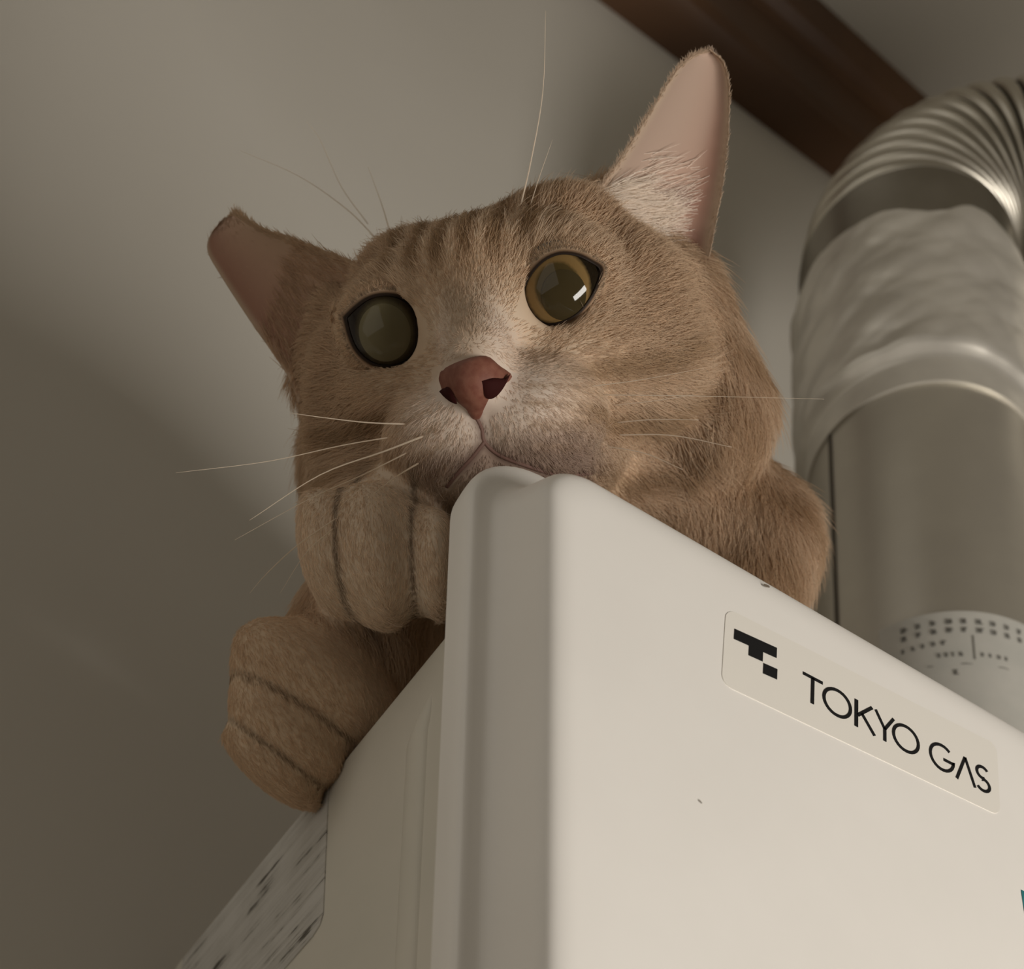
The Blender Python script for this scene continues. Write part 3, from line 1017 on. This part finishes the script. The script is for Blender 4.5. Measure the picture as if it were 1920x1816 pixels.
EYE_OUT = [  # eyelid outline in pixels of the picture plane, then lifted on to the eyeball
    [(650, 596), (668, 578), (690, 562), (715, 555), (742, 557), (768, 570), (786, 592), (796, 620), (790, 648), (770, 670), (744, 683), (715, 684), (690, 674), (670, 654), (658, 628)],
    [(972, 588), (980, 556), (994, 520), (1018, 492), (1048, 478), (1080, 480), (1106, 492), (1124, 506), (1118, 532), (1104, 560), (1082, 586), (1052, 602), (1022, 606), (994, 600)]]
def on_ball(px, py, c, R):
    d = ray(px, py); d = d / np.linalg.norm(d)
    o = CAM - c
    b = o.dot(d)
    disc = b * b - (o.dot(o) - R * R)
    t = -b - math.sqrt(max(disc, 0.0))
    return CAM + d * t
EYE_WORLD = []
LID, LIDC = [], []
M['lid'] = attr_mat('eyelid_skin', .55)
for i, e in enumerate(EYES):
    R = EYE_R * HS
    # aim the eye at the outline's middle
    o_px = np.array(EYE_OUT[i], float)
    mid = o_px.mean(0)
    cw = EYE_W[i]
    EYE_WORLD.append(cw)
    f = (CAM - cw); f /= np.linalg.norm(f)
    if i == 1:
        f = f + turn((-.02, 0, .02)); f /= np.linalg.norm(f)
    x_, y_, z_ = eye_frame(cw, f)
    vs, fs, ring = cap_mesh(cw, x_, y_, z_, R, math.radians(52))
    me = mesh('eye', vs, fs)
    a = me.attributes.new('ring', 'FLOAT', 'POINT'); a.data.foreach_set('value', np.array(ring, np.float32))
    rr = .0
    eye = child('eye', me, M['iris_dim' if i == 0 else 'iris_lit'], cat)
    eye['label'] = 'shadowed amber eye' if i == 0 else 'amber eye with a wide dark pupil'
    # pupil: a slightly proud lens
    if i == 1:
        pc = on_ball(1058, 554, cw, R)
        pf = (pc - cw) / np.linalg.norm(pc - cw)
        x2, y2, z2 = eye_frame(cw, pf)
        vs, fs, ring = cap_mesh(cw + z2 * .00012, x2, y2, z2, R, math.radians(25))
        vs = [v + x2 * 0 for v in vs]
        child('pupil', mesh('pupil', vs, fs), M['pupil'], cat, eye)
    else:
        pc = on_ball(721, 624, cw, R)
        pf = (pc - cw) / np.linalg.norm(pc - cw)
        x2, y2, z2 = eye_frame(cw, pf)
        vs, fs, ring = cap_mesh(cw + z2 * .00012, x2, y2, z2, R, math.radians(29.5))
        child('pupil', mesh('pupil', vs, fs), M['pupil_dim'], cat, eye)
    # eyelid: closed dark rim, thicker above
    pts = []
    loop = EYE_OUT[i] + [EYE_OUT[i][0]]
    for (px, py) in smooth_path(loop, 64)[:-1]:
        q = mid + (np.array([px, py]) - mid) * 1.025
        d = on_ball(q[0], q[1], cw, R * 1.0)
        pts.append(d)
    rings, cc = [], []
    for f_r, lift_, col_ in ((1.0, .99, (.010, .006, .004)), (1.0, 1.012, (.012, .007, .004)), (1.03, 1.024, (.014, .008, .005)), (1.08, 1.028, (.028, .016, .009)),
                             (1.13, 1.028, (.22, .14, .085)), (1.22, 1.020, (.55, .40, .27)), (1.36, .996, (.5, .36, .24)), (1.46, .95, (.5, .36, .24))):
        ring = []
        for (px, py) in smooth_path(loop, 64)[:-1]:
            q = mid + (np.array([px, py]) - mid) * f_r
            ring.append(on_ball(q[0], q[1], cw, R * lift_))
        rings.append(ring); cc += [col_] * len(ring)
    v_, f_ = loft(rings, True)
    me = mesh('eyelid', v_, f_)
    set_colour(me, np.array(cc))
    child('eyelid', me, M['lid'], cat, eye)
    # short hair on the lids, lying outwards
    base_ = smooth_path(loop, 700)[:-1]
    for rep_ in range(6):
        for (px, py) in base_:
            f_r = random.uniform(1.06, 1.48)
            q0 = mid + (np.array([px, py]) - mid) * f_r
            q1 = mid + (np.array([px, py]) - mid) * (f_r + .12)
            lf_ = 1.026 - .11 * max(0, f_r - 1.14)
            p0, p1 = on_ball(*q0, cw, R * lf_), on_ball(*q1, cw, R * lf_)
            nn = p0 - cw; nn /= np.linalg.norm(nn)
            d_ = p1 - p0 + rng.normal(0, .0004, 3)
            d_ = d_ - nn * nn.dot(d_); d_ /= np.linalg.norm(d_)
            LID.append((p0, nn, d_, random.uniform(.0016, .0030), .22))
            LIDC.append(np.array([.70, .53, .37]) * random.uniform(.7, 1.2) * min(1, .35 + (f_r - 1.06) * 6))

# ---- nose leather
M['nose'] = mat('nose_leather', (.19, .075, .05), .55, spec=.25, build=vary((.17, .06, .04), (.215, .09, .06), 500, .3, .0002))
M['nostril'] = mat('nostril', (.030, .006, .005), .8, spec=.1)
def pad(name, outline, lift, n_in, m, crown, parent=None, inset=1.0):
    """a cushion laid on the body along an outline"""
    o_ = np.array([p for p in smooth_path(outline + [outline[0]], 48)][:-1])
    cen_ = o_.mean(0)
    rings = []
    for i in range(n_in + 1):
        f = 1 - i / n_in * .98
        ring = []
        for p in o_:
            q = cen_ + (p - cen_) * f
            w = P(q[0], q[1], surf_t(*q))
            nn = grad(w[None])[0] + (CAM - w) / np.linalg.norm(CAM - w) * .6; nn /= np.linalg.norm(nn)
            hgt = lift * (-.3 if i == 0 else 1) + crown * (1 - f * f)
            ring.append(w + nn * hgt)
        rings.append(ring)
    v_, f_ = loft(rings, True, False, True)
    return child(name, mesh(name, v_, f_), m, cat, parent)
nose = pad('nose', [(826, 692), (850, 680), (885, 668), (915, 666), (938, 684), (962, 703), (945, 722), (922, 738), (910, 762), (900, 786), (886, 786), (872, 765), (855, 750), (832, 738), (823, 715)], .0017, 7, M['nose'], .0010)
def strip(name, outline, lift, m, parent):
    o_ = np.array([p for p in smooth_path(outline + [outline[0]], 32)][:-1])
    cen_ = o_.mean(0)
    rings = []
    for f in (1.0, .8, .4, .05):
        ring = []
        for q in (cen_ + (o_ - cen_) * f):
            w = P(q[0], q[1], surf_t(*q))
            nn = grad(w[None])[0] + (CAM - w) / np.linalg.norm(CAM - w) * .6; nn /= np.linalg.norm(nn)
            ring.append(w + nn * (lift + .0002 * (1 - f) - (.0006 if f == 1 else 0)))
        rings.append(ring)
    v_, f_ = loft(rings, True, False, True)
    return child(name, mesh(name, v_, f_), m, cat, parent)
strip('nostril', [(901, 713), (918, 709), (938, 711), (951, 706), (942, 721), (923, 738), (907, 737)], .0033, M['nostril'], nose)
strip('nostril', [(830, 740), (843, 727), (853, 723), (861, 735), (864, 751), (851, 754), (838, 748)], .0032, M['nostril'], nose)
# mouth line
M['lip'] = mat('lip', (.16, .085, .065), .7)
for l in MOUTH_LINES:
    pts_ = [p + (p - CAM) / np.linalg.norm(p - CAM) * .0002 for p in l]
    v_, f_ = tube(pts_, [.00055] * len(pts_), 8)
    child('mouth', mesh('mouth', v_, f_), M['lip'], cat)

# ---- ears
EARS = {}
def ear(name, left, right, ts, cup, thick, inner, label, skew=.5, m=48, n=34, fold=None):
    """left/right: edge outlines from base to tip; ts: (t at left base, right base, tip)"""
    L = smooth_path(left, m); Rr = smooth_path(right, m)
    front, cols, back = [], [], []
    for i in range(m):
        s_ = i / (m - 1)
        row, brow = [], []
        for j in range(n):
            r_ = j / (n - 1)
            q = L[i] * (1 - r_) + Rr[i] * r_
            tb = (ts[0] * (1 - r_) + ts[1] * r_) * (1 - s_) + ts[2] * s_
            p = P(q[0], q[1], tb)
            vd = p - CAM; vd /= np.linalg.norm(vd)
            w_ = abs(2 * (r_ ** (math.log(.5) / math.log(skew))) - 1)
            dep = cup * (1 - w_ ** 2) * (1 - .85 * s_) 
            row.append(p + vd * dep)
            brow.append(p + vd * (dep + thick * (1 - w_ ** 6) * (1 - .6 * s_)))
        front.append(row); back.append(brow)
    vs = [p for r_ in front for p in r_] + [p for r_ in back for p in r_]
    o2 = m * n
    fs = []
    for i in range(m - 1):
        for j in range(n - 1):
            a = i * n + j
            fs.append((a, a + 1, a + n + 1, a + n))
            fs.append((o2 + a, o2 + a + n, o2 + a + n + 1, o2 + a + 1))
    for i in range(m - 1):
        for j in (0, n - 1):
            a = i * n + j
            fs.append((a, a + n, o2 + a + n, o2 + a) if j else (a, o2 + a, o2 + a + n, a + n))
    for j in range(n - 1):
        fs.append((j, o2 + j, o2 + j + 1, j + 1))
    vs = np.array(vs)
    col = np.empty((len(vs), 3))
    for i in range(m):
        for j in range(n):
            s_, r_ = i / (m - 1), j / (n - 1)
            edge = min(1, min(r_, 1 - r_) / .10)
            col[i * n + j] = np.array(inner(s_, r_)) * edge + np.array([.58, .45, .33]) * (1 - edge)
            col[o2 + i * n + j] = (.46, .30, .18)
    me = mesh(name, vs, fs)
    set_colour(me, col)
    o = child(name, me, M['ear_skin'], cat)
    o['label'] = label
    EARS[label] = (np.array(front), np.array(back), col[:o2].reshape(m, n, 3))
    return o
M['ear_skin'] = attr_mat('ear_skin', .65, scale=1.0)
def in_right(s, r):
    c = np.array([.46, .335, .265])
    w = math.exp(-((r - .62) / .16) ** 2) * (1 - s)
    c = c * (1 - w * .30) + np.array([.50, .27, .20]) * w * .30
    k = math.exp(-((r - .85) / .12) ** 2) * math.exp(-((s - .35) / .35) ** 2)
    c = c * (1 - .6 * k) + np.array([.36, .17, .12]) * .6 * k
    for s0, r0, ds, dr, a, col in ((.03, .80, .10, .13, .9, (.16, .065, .05)), (.27, .66, .035, .13, .8, (.26, .12, .10)), (.12, .90, .06, .07, .7, (.24, .11, .085))):
        g = a * math.exp(-((s - s0) / ds) ** 2 - ((r - r0) / dr) ** 2)
        c = c * (1 - g) + np.array(col) * g
    return c
def in_left(s, r):
    k = r
    c = np.array([.44, .31, .22]) * (1 - k) + np.array([.36, .19, .135]) * k
    t = ss(np.array([s]), .80, .93)[0] * (1 - .35 * ss(np.array([.5 - abs(r - .5)]), .3, .5)[0])
    return c * (1 - t) + np.array([.50, .345, .27]) * t
ear_r = ear('ear', [(1085, 385), (1120, 352), (1160, 300), (1215, 214), (1262, 140), (1296, 108), (1331, 96)],
            [(1318, 532), (1334, 455), (1352, 362), (1363, 270), (1366, 180), (1357, 124), (1333, 96)],
            (1.540, 1.572, 1.560), .0075, .0028, in_right, 'upright pink lined ear', skew=.70)
ear_l = ear('ear', [(690, 505), (640, 482), (590, 462), (540, 444), (500, 432), (466, 414), (446, 402), (432, 405)],
            [(560, 760), (545, 716), (515, 668), (465, 596), (412, 514), (390, 474), (391, 448), (408, 422)],
            (1.545, 1.60, 1.62), .010, .0028, in_left, 'folded sideways ear in shade', skew=.45)
# turned over tip of the sideways ear
def patch(name, quad, cols, m, parent, bulge, nn=8):
    a, b, c, d = [np.array(q, float) for q in quad]     # a-b bottom, d-c top
    vs = []
    for i in range(nn):
        for j in range(nn):
            s_, r_ = i / (nn - 1), j / (nn - 1)
            q = (a * (1 - r_) + b * r_) * (1 - s_) + (d * (1 - r_) + c * r_) * s_
            p = P(q[0], q[1], q[2])
            vd = CAM - p; vd /= np.linalg.norm(vd)
            vs.append(p + vd * bulge * math.sin(math.pi * s_) * math.sin(math.pi * r_))
    k = nn * nn
    vs = vs + [v + (v - CAM) / np.linalg.norm(v - CAM) * .0012 for v in vs]
    fs = []
    for i in range(nn - 1):
        for j in range(nn - 1):
            x = i * nn + j
            fs.append((x, x + 1, x + nn + 1, x + nn)); fs.append((k + x, k + x + nn, k + x + nn + 1, k + x + 1))
    bd = [j for j in range(nn)] + [i * nn + nn - 1 for i in range(1, nn)] + [(nn - 1) * nn + j for j in range(nn - 2, -1, -1)] + [i * nn for i in range(nn - 2, 0, -1)]
    for x, y in zip(bd, bd[1:] + bd[:1]):
        fs.append((x, k + x, k + y, y))
    me = mesh(name, vs, fs)
    set_colour(me, np.tile(np.array(cols), (len(vs), 1)))
    return child(name, me, M['ear_skin'], cat, parent)
M['ear_deep'] = mat('ear_hollow', (.20, .085, .06), .7)

# ------------------------------------------------------------------ fur
tri_a = SV[SQ[:, 0]]; tri_b = SV[SQ[:, 1]]; tri_c = SV[SQ[:, 2]]; tri_d = SV[SQ[:, 3]]
area_q = .5 * np.linalg.norm(np.cross(tri_c - tri_a, tri_d - tri_b), axis=1)
cenq = (tri_a + tri_c) / 2
face = ((CAM - cenq) * SN[SQ[:, 0]]).sum(1) / np.linalg.norm(CAM - cenq, axis=1)
wq = area_q * np.where(face > -.25, 1.0, .12)
# parts of the animal hidden by the heater and behind need less
NF = 230000
pick = rng.choice(len(SQ), NF, p=wq / wq.sum())
r1, r2 = rng.random(NF)[:, None], rng.random(NF)[:, None]
root = (tri_a[pick] * (1 - r1) + tri_b[pick] * r1) * (1 - r2) + (tri_d[pick] * (1 - r1) + tri_c[pick] * r1) * r2
nrm = SN[SQ[pick, 0]]
h = to_head(root)
hx, hy, hz = h.T
onh = ss(-np.sqrt(hx ** 2 + (hy * .9) ** 2 + hz ** 2), -60, -48)
# flow: on the head away from the nose, on the body backwards and down, on the paws towards the toes
nose_w = head((0, -46, -4))
flow_h = root - nose_w
U0, V0 = np.array([.821, .571, 0.0]), np.array([-.571, .821, 0.0])
back_dir = turn(V0 * .35 + U0 * .45) - UP * .75
flow = flow_h / np.linalg.norm(flow_h, axis=1)[:, None] * onh[:, None] + back_dir * (1 - onh)[:, None]
# ruff: from the cheeks outward
paww = np.zeros(NF)
for w, dpx in zip(PAWS, (((712, 980), (730, 1150)), ((520, 1230), (640, 1420)))):
    d = np.min([sd_prim(root, q) for q in w], axis=0)
    g = ss(-d, -.010, -.002)
    dirp = P(*dpx[1], 1.5) - P(*dpx[0], 1.5); dirp /= np.linalg.norm(dirp)
    flow = flow * (1 - g)[:, None] + dirp * g[:, None]
    paww = np.maximum(paww, g)
flow = flow + rng.normal(0, .20, flow.shape)
tang = flow - nrm * (flow * nrm).sum(1)[:, None]
tang /= np.linalg.norm(tang, axis=1)[:, None] + 1e-9
dist_n = np.sqrt((hx) ** 2 + (hy + 46) ** 2 + (hz + 6) ** 2)
length = (.0022 + .0048 * ss(dist_n, 12, 50)) * onh + .0098 * (1 - onh)
length = length + .0040 * onh * ss(np.abs(hx), 28, 42) * ss(-hz, -4, 10)
length = length * (1 - paww) + .0030 * paww
length *= rng.uniform(.65, 1.2, NF) * np.where(rng.random(NF) < .06, 1.45, 1.0)
lift = (.38 + .12 * rng.random(NF)) * (1 - .35 * paww)
def in_px_poly(p, poly):
    x, y = pix(p)
    ins = np.zeros(len(p), bool)
    n_ = len(poly)
    for i in range(n_):
        x0, y0 = poly[i]; x1, y1 = poly[(i + 1) % n_]
        cond = ((y0 > y) != (y1 > y)) & (x < (x1 - x0) * (y - y0) / (y1 - y0 + 1e-9) + x0)
        ins ^= cond
    return ins
# keep the eyes and the nose clear
keep = np.ones(NF, bool)
mid_p = root + (tang * .9 + nrm * .3) * (length * .55)[:, None]
tip_p = root + (tang * .95 + nrm * .25) * length[:, None]
for cw, out_ in zip(EYE_WORLD, [[tuple(np.mean(o, 0) + (np.array(q) - np.mean(o, 0)) * 1.03) for q in o] for o in EYE_OUT]):
    f = CAM - cw; f /= np.linalg.norm(f)
    for q, drop in ((root, True), (mid_p, False), (tip_p, False)):
        d = q - cw
        hit = (np.linalg.norm(d, axis=1) < .035) & (d @ f > 0) & in_px_poly(q, out_)
        if drop:
            keep &= ~hit
        else:
            length = np.where(hit, length * .35, length)
for k0 in range(0, len(root), 20000):
    rr_ = root[k0:k0 + 20000]
    m_ = np.linalg.norm(rr_ - MOUTH.mean(0), axis=1) < .05
    if m_.any():
        dm = np.full(len(rr_), 1.0)
        dm[m_] = np.min(np.linalg.norm(rr_[m_][:, None] - MOUTH[None], axis=2), axis=1)
        keep[k0:k0 + 20000] &= dm > .0011
        length[k0:k0 + 20000] *= np.where(dm < .0030, .75, 1.0)
nz_c = head((0, -48, -10))
NOSEP = [(815, 690), (850, 676), (885, 664), (918, 662), (942, 682), (966, 703), (945, 724), (924, 740), (912, 764), (900, 790), (884, 790), (868, 766), (852, 754), (828, 744), (814, 718)]
near = np.linalg.norm(root - nz_c, axis=1) < .03
keep &= ~(near & (in_px_poly(root, NOSEP) | in_px_poly(tip_p, NOSEP)))
root, nrm, tang, length, lift = root[keep], nrm[keep], tang[keep], length[keep], lift[keep]
NPT = 5
def build_hair(root, nrm, tang, length, lift, col, name, thick, label=None, parent=None, droop=.25):
    n_ = len(root)
    ts = np.linspace(0, 1, NPT)
    pts = np.empty((n_, NPT, 3), np.float32)
    p = root - nrm * .0003
    pts[:, 0] = p
    for i in range(1, NPT):
        k = lift * (1.25 - ts[i] * 1.1)
        d = tang * np.sqrt(np.clip(1 - k ** 2, .05, 1))[:, None] + nrm * k[:, None]
        p = p + d * (length / (NPT - 1))[:, None]
        pts[:, i] = p
    hc = bpy.data.hair_curves.new(name)
    hc.add_curves([NPT] * n_)
    hc.attributes['position'].data.foreach_set('vector', pts.ravel())
    rad = np.tile(np.array([1.0, 1.0, .85, .6, .18]), n_) * np.repeat(thick * rng.uniform(.7, 1.25, n_), NPT)
    ra = hc.attributes.get('radius') or hc.attributes.new('radius', 'FLOAT', 'POINT')
    ra.data.foreach_set('value', rad.astype(np.float32))
    set_colour(hc, col, 'coat', 'CURVE')
    hc.materials.append(M['hair'])
    o = bpy.data.objects.new(name, hc)
    C.objects.link(o)
    o.parent = cat
    o.matrix_parent_inverse = PINV[cat.name]
    o['kind'] = 'stuff'
    return o
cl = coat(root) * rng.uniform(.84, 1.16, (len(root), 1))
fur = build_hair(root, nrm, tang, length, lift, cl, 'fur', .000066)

# pale tufts inside the upright ear and short fluff along both rims
er, eb, ec = EARS['upright pink lined ear']
R_, N_, T_, L_, K_, CC = [], [], [], [], [], []
def ear_hair(fr, count, s_rng, r_rng, dirn, ln, col, lf):
    m, n = fr.shape[:2]
    for _ in range(count):
        s_ = random.uniform(*s_rng) * (m - 1); r_ = random.uniform(*r_rng) * (n - 1)
        i, j = min(int(s_), m - 2), min(int(r_), n - 2)
        p = fr[i, j] + (fr[i + 1, j] - fr[i, j]) * (s_ - i) + (fr[i, j + 1] - fr[i, j]) * (r_ - j)
        e1 = fr[i + 1, j] - fr[i, j]; e2 = fr[i, j + 1] - fr[i, j]
        nn = np.cross(e1, e2); nn /= np.linalg.norm(nn)
        if nn.dot(CAM - p) < 0: nn = -nn
        e1 = e1 / np.linalg.norm(e1); e2 = e2 / np.linalg.norm(e2)
        d = e1 * (dirn[0] + random.gauss(0, .22)) + e2 * (dirn[1] + random.gauss(0, .22))
        d /= np.linalg.norm(d)
        R_.append(p); N_.append(nn); T_.append(d); L_.append(ln * random.uniform(.6, 1.2)); K_.append(lf * random.uniform(.7, 1.3))
        CC.append(np.array(col) * random.uniform(.85, 1.15))
ear_hair(er, 800, (0.0, .22), (.03, .55), (.55, .8), .013, (.95, .86, .76), .40)
ear_hair(er, 160, (.12, .38), (.15, .7), (.5, .85), .011, (.92, .82, .72), .28)
ear_hair(er, 1500, (0, .97), (.0, .05), (.8, -.25), .0022, (.62, .48, .36), .3)
ear_hair(er, 1500, (0, .97), (.95, 1.0), (.8, .25), .0018, (.62, .48, .36), .3)
ear_hair(er, 2500, (.1, .97), (.05, .95), (.9, .1), .0022, (.52, .40, .32), .12)
lr, lb, lc = EARS['folded sideways ear in shade']
ear_hair(lr, 1400, (0, .95), (.0, .08), (.8, -.3), .0030, (.60, .45, .31), .3)
ear_hair(lr, 2200, (0, .97), (.05, .95), (.9, -.1), .0028, (.48, .34, .24), .15)
ear_hair(lr, 1300, (0, .35), (.0, 1.0), (.9, -.2), .0060, (.62, .45, .31), .3)
build_hair(*[np.array([q[k] for q in LID]) for k in range(5)], np.array(LIDC), 'eyelid_hair', .00007)
build_hair(np.array(R_), np.array(N_), np.array(T_), np.array(L_), np.array(K_), np.array(CC), 'ear_fluff', .00008)

# ---- whiskers
def whisker_b(nt, b):
    tr = nt.nodes.new('ShaderNodeBsdfTranslucent')
    tr.inputs[0].default_value = (.95, .86, .74, 1)
    mx = nt.nodes.new('ShaderNodeMixShader')
    mx.inputs[0].default_value = .6
    nt.links.new(b.outputs[0], mx.inputs[1]); nt.links.new(tr.outputs[0], mx.inputs[2])
    nt.links.new(mx.outputs[0], nt.nodes['Material Output'].inputs[0])
M['whisker'] = mat('whisker', (.95, .86, .74), .35, spec=.4, build=whisker_b)
WH = [([(770, 795), (690, 792), (610, 783), (545, 774)], 1.42, 1.40, 1),
      ([(740, 818), (640, 835), (500, 865), (330, 886)], 1.42, 1.36, .8),
      ([(800, 815), (720, 846), (600, 890), (468, 975)], 1.42, 1.37, 1.2),
      ([(770, 845), (680, 890), (580, 935), (440, 1012)], 1.42, 1.38, .8),
      ([(790, 865), (745, 892), (700, 925)], 1.41, 1.39, 1.1),
      ([(640, 965), (560, 1020), (500, 1075), (468, 1112)], 1.42, 1.40, .8),
      ([(632, 985), (575, 1035), (525, 1112)], 1.42, 1.40, .7),
      ([(732, 440), (718, 390), (690, 312)], 1.47, 1.44, .9),
      ([(706, 448), (650, 392), (560, 330), (450, 282)], 1.47, 1.43, .8),
      ([(690, 420), (640, 350), (600, 262), (575, 228)], 1.475, 1.44, .6),
      ([(974, 395), (996, 300), (1018, 170), (1023, 20)], 1.47, 1.42, 1),
      ([(992, 392), (1012, 330), (1036, 262)], 1.48, 1.46, .6),
      ([(1150, 792), (1230, 786), (1310, 787)], 1.45, 1.45, 1),
      ([(1150, 815), (1260, 816), (1372, 838)], 1.45, 1.45, 1),
      ([(1140, 760), (1220, 752), (1300, 740)], 1.45, 1.45, .8),
      ([(1120, 740), (1300, 742), (1545, 748)], 1.45, 1.44, .6),
      ([(1130, 835), (1210, 850), (1280, 880)], 1.45, 1.46, .8),
      ([(1100, 725), (1200, 712), (1320, 690)], 1.45, 1.45, .6)]
for pts, ta, tb, wd in WH:
    q = smooth_path(pts, 16)
    t_root = min(surf_t(*q[0]), 1.7) + .004
    pp = [P(p[0], p[1], t_root + (tb - ta) * (k / 15) - .02 * math.sin(k / 15 * 1.5)) for k, p in enumerate(q)]
    rad = [wd * .00023 * (1 - .78 * (k / 15)) for k in range(16)]
    v_, f_ = tube(pp, rad, 6)
    child('whisker', mesh('whisker', v_, f_), M['whisker'], cat)
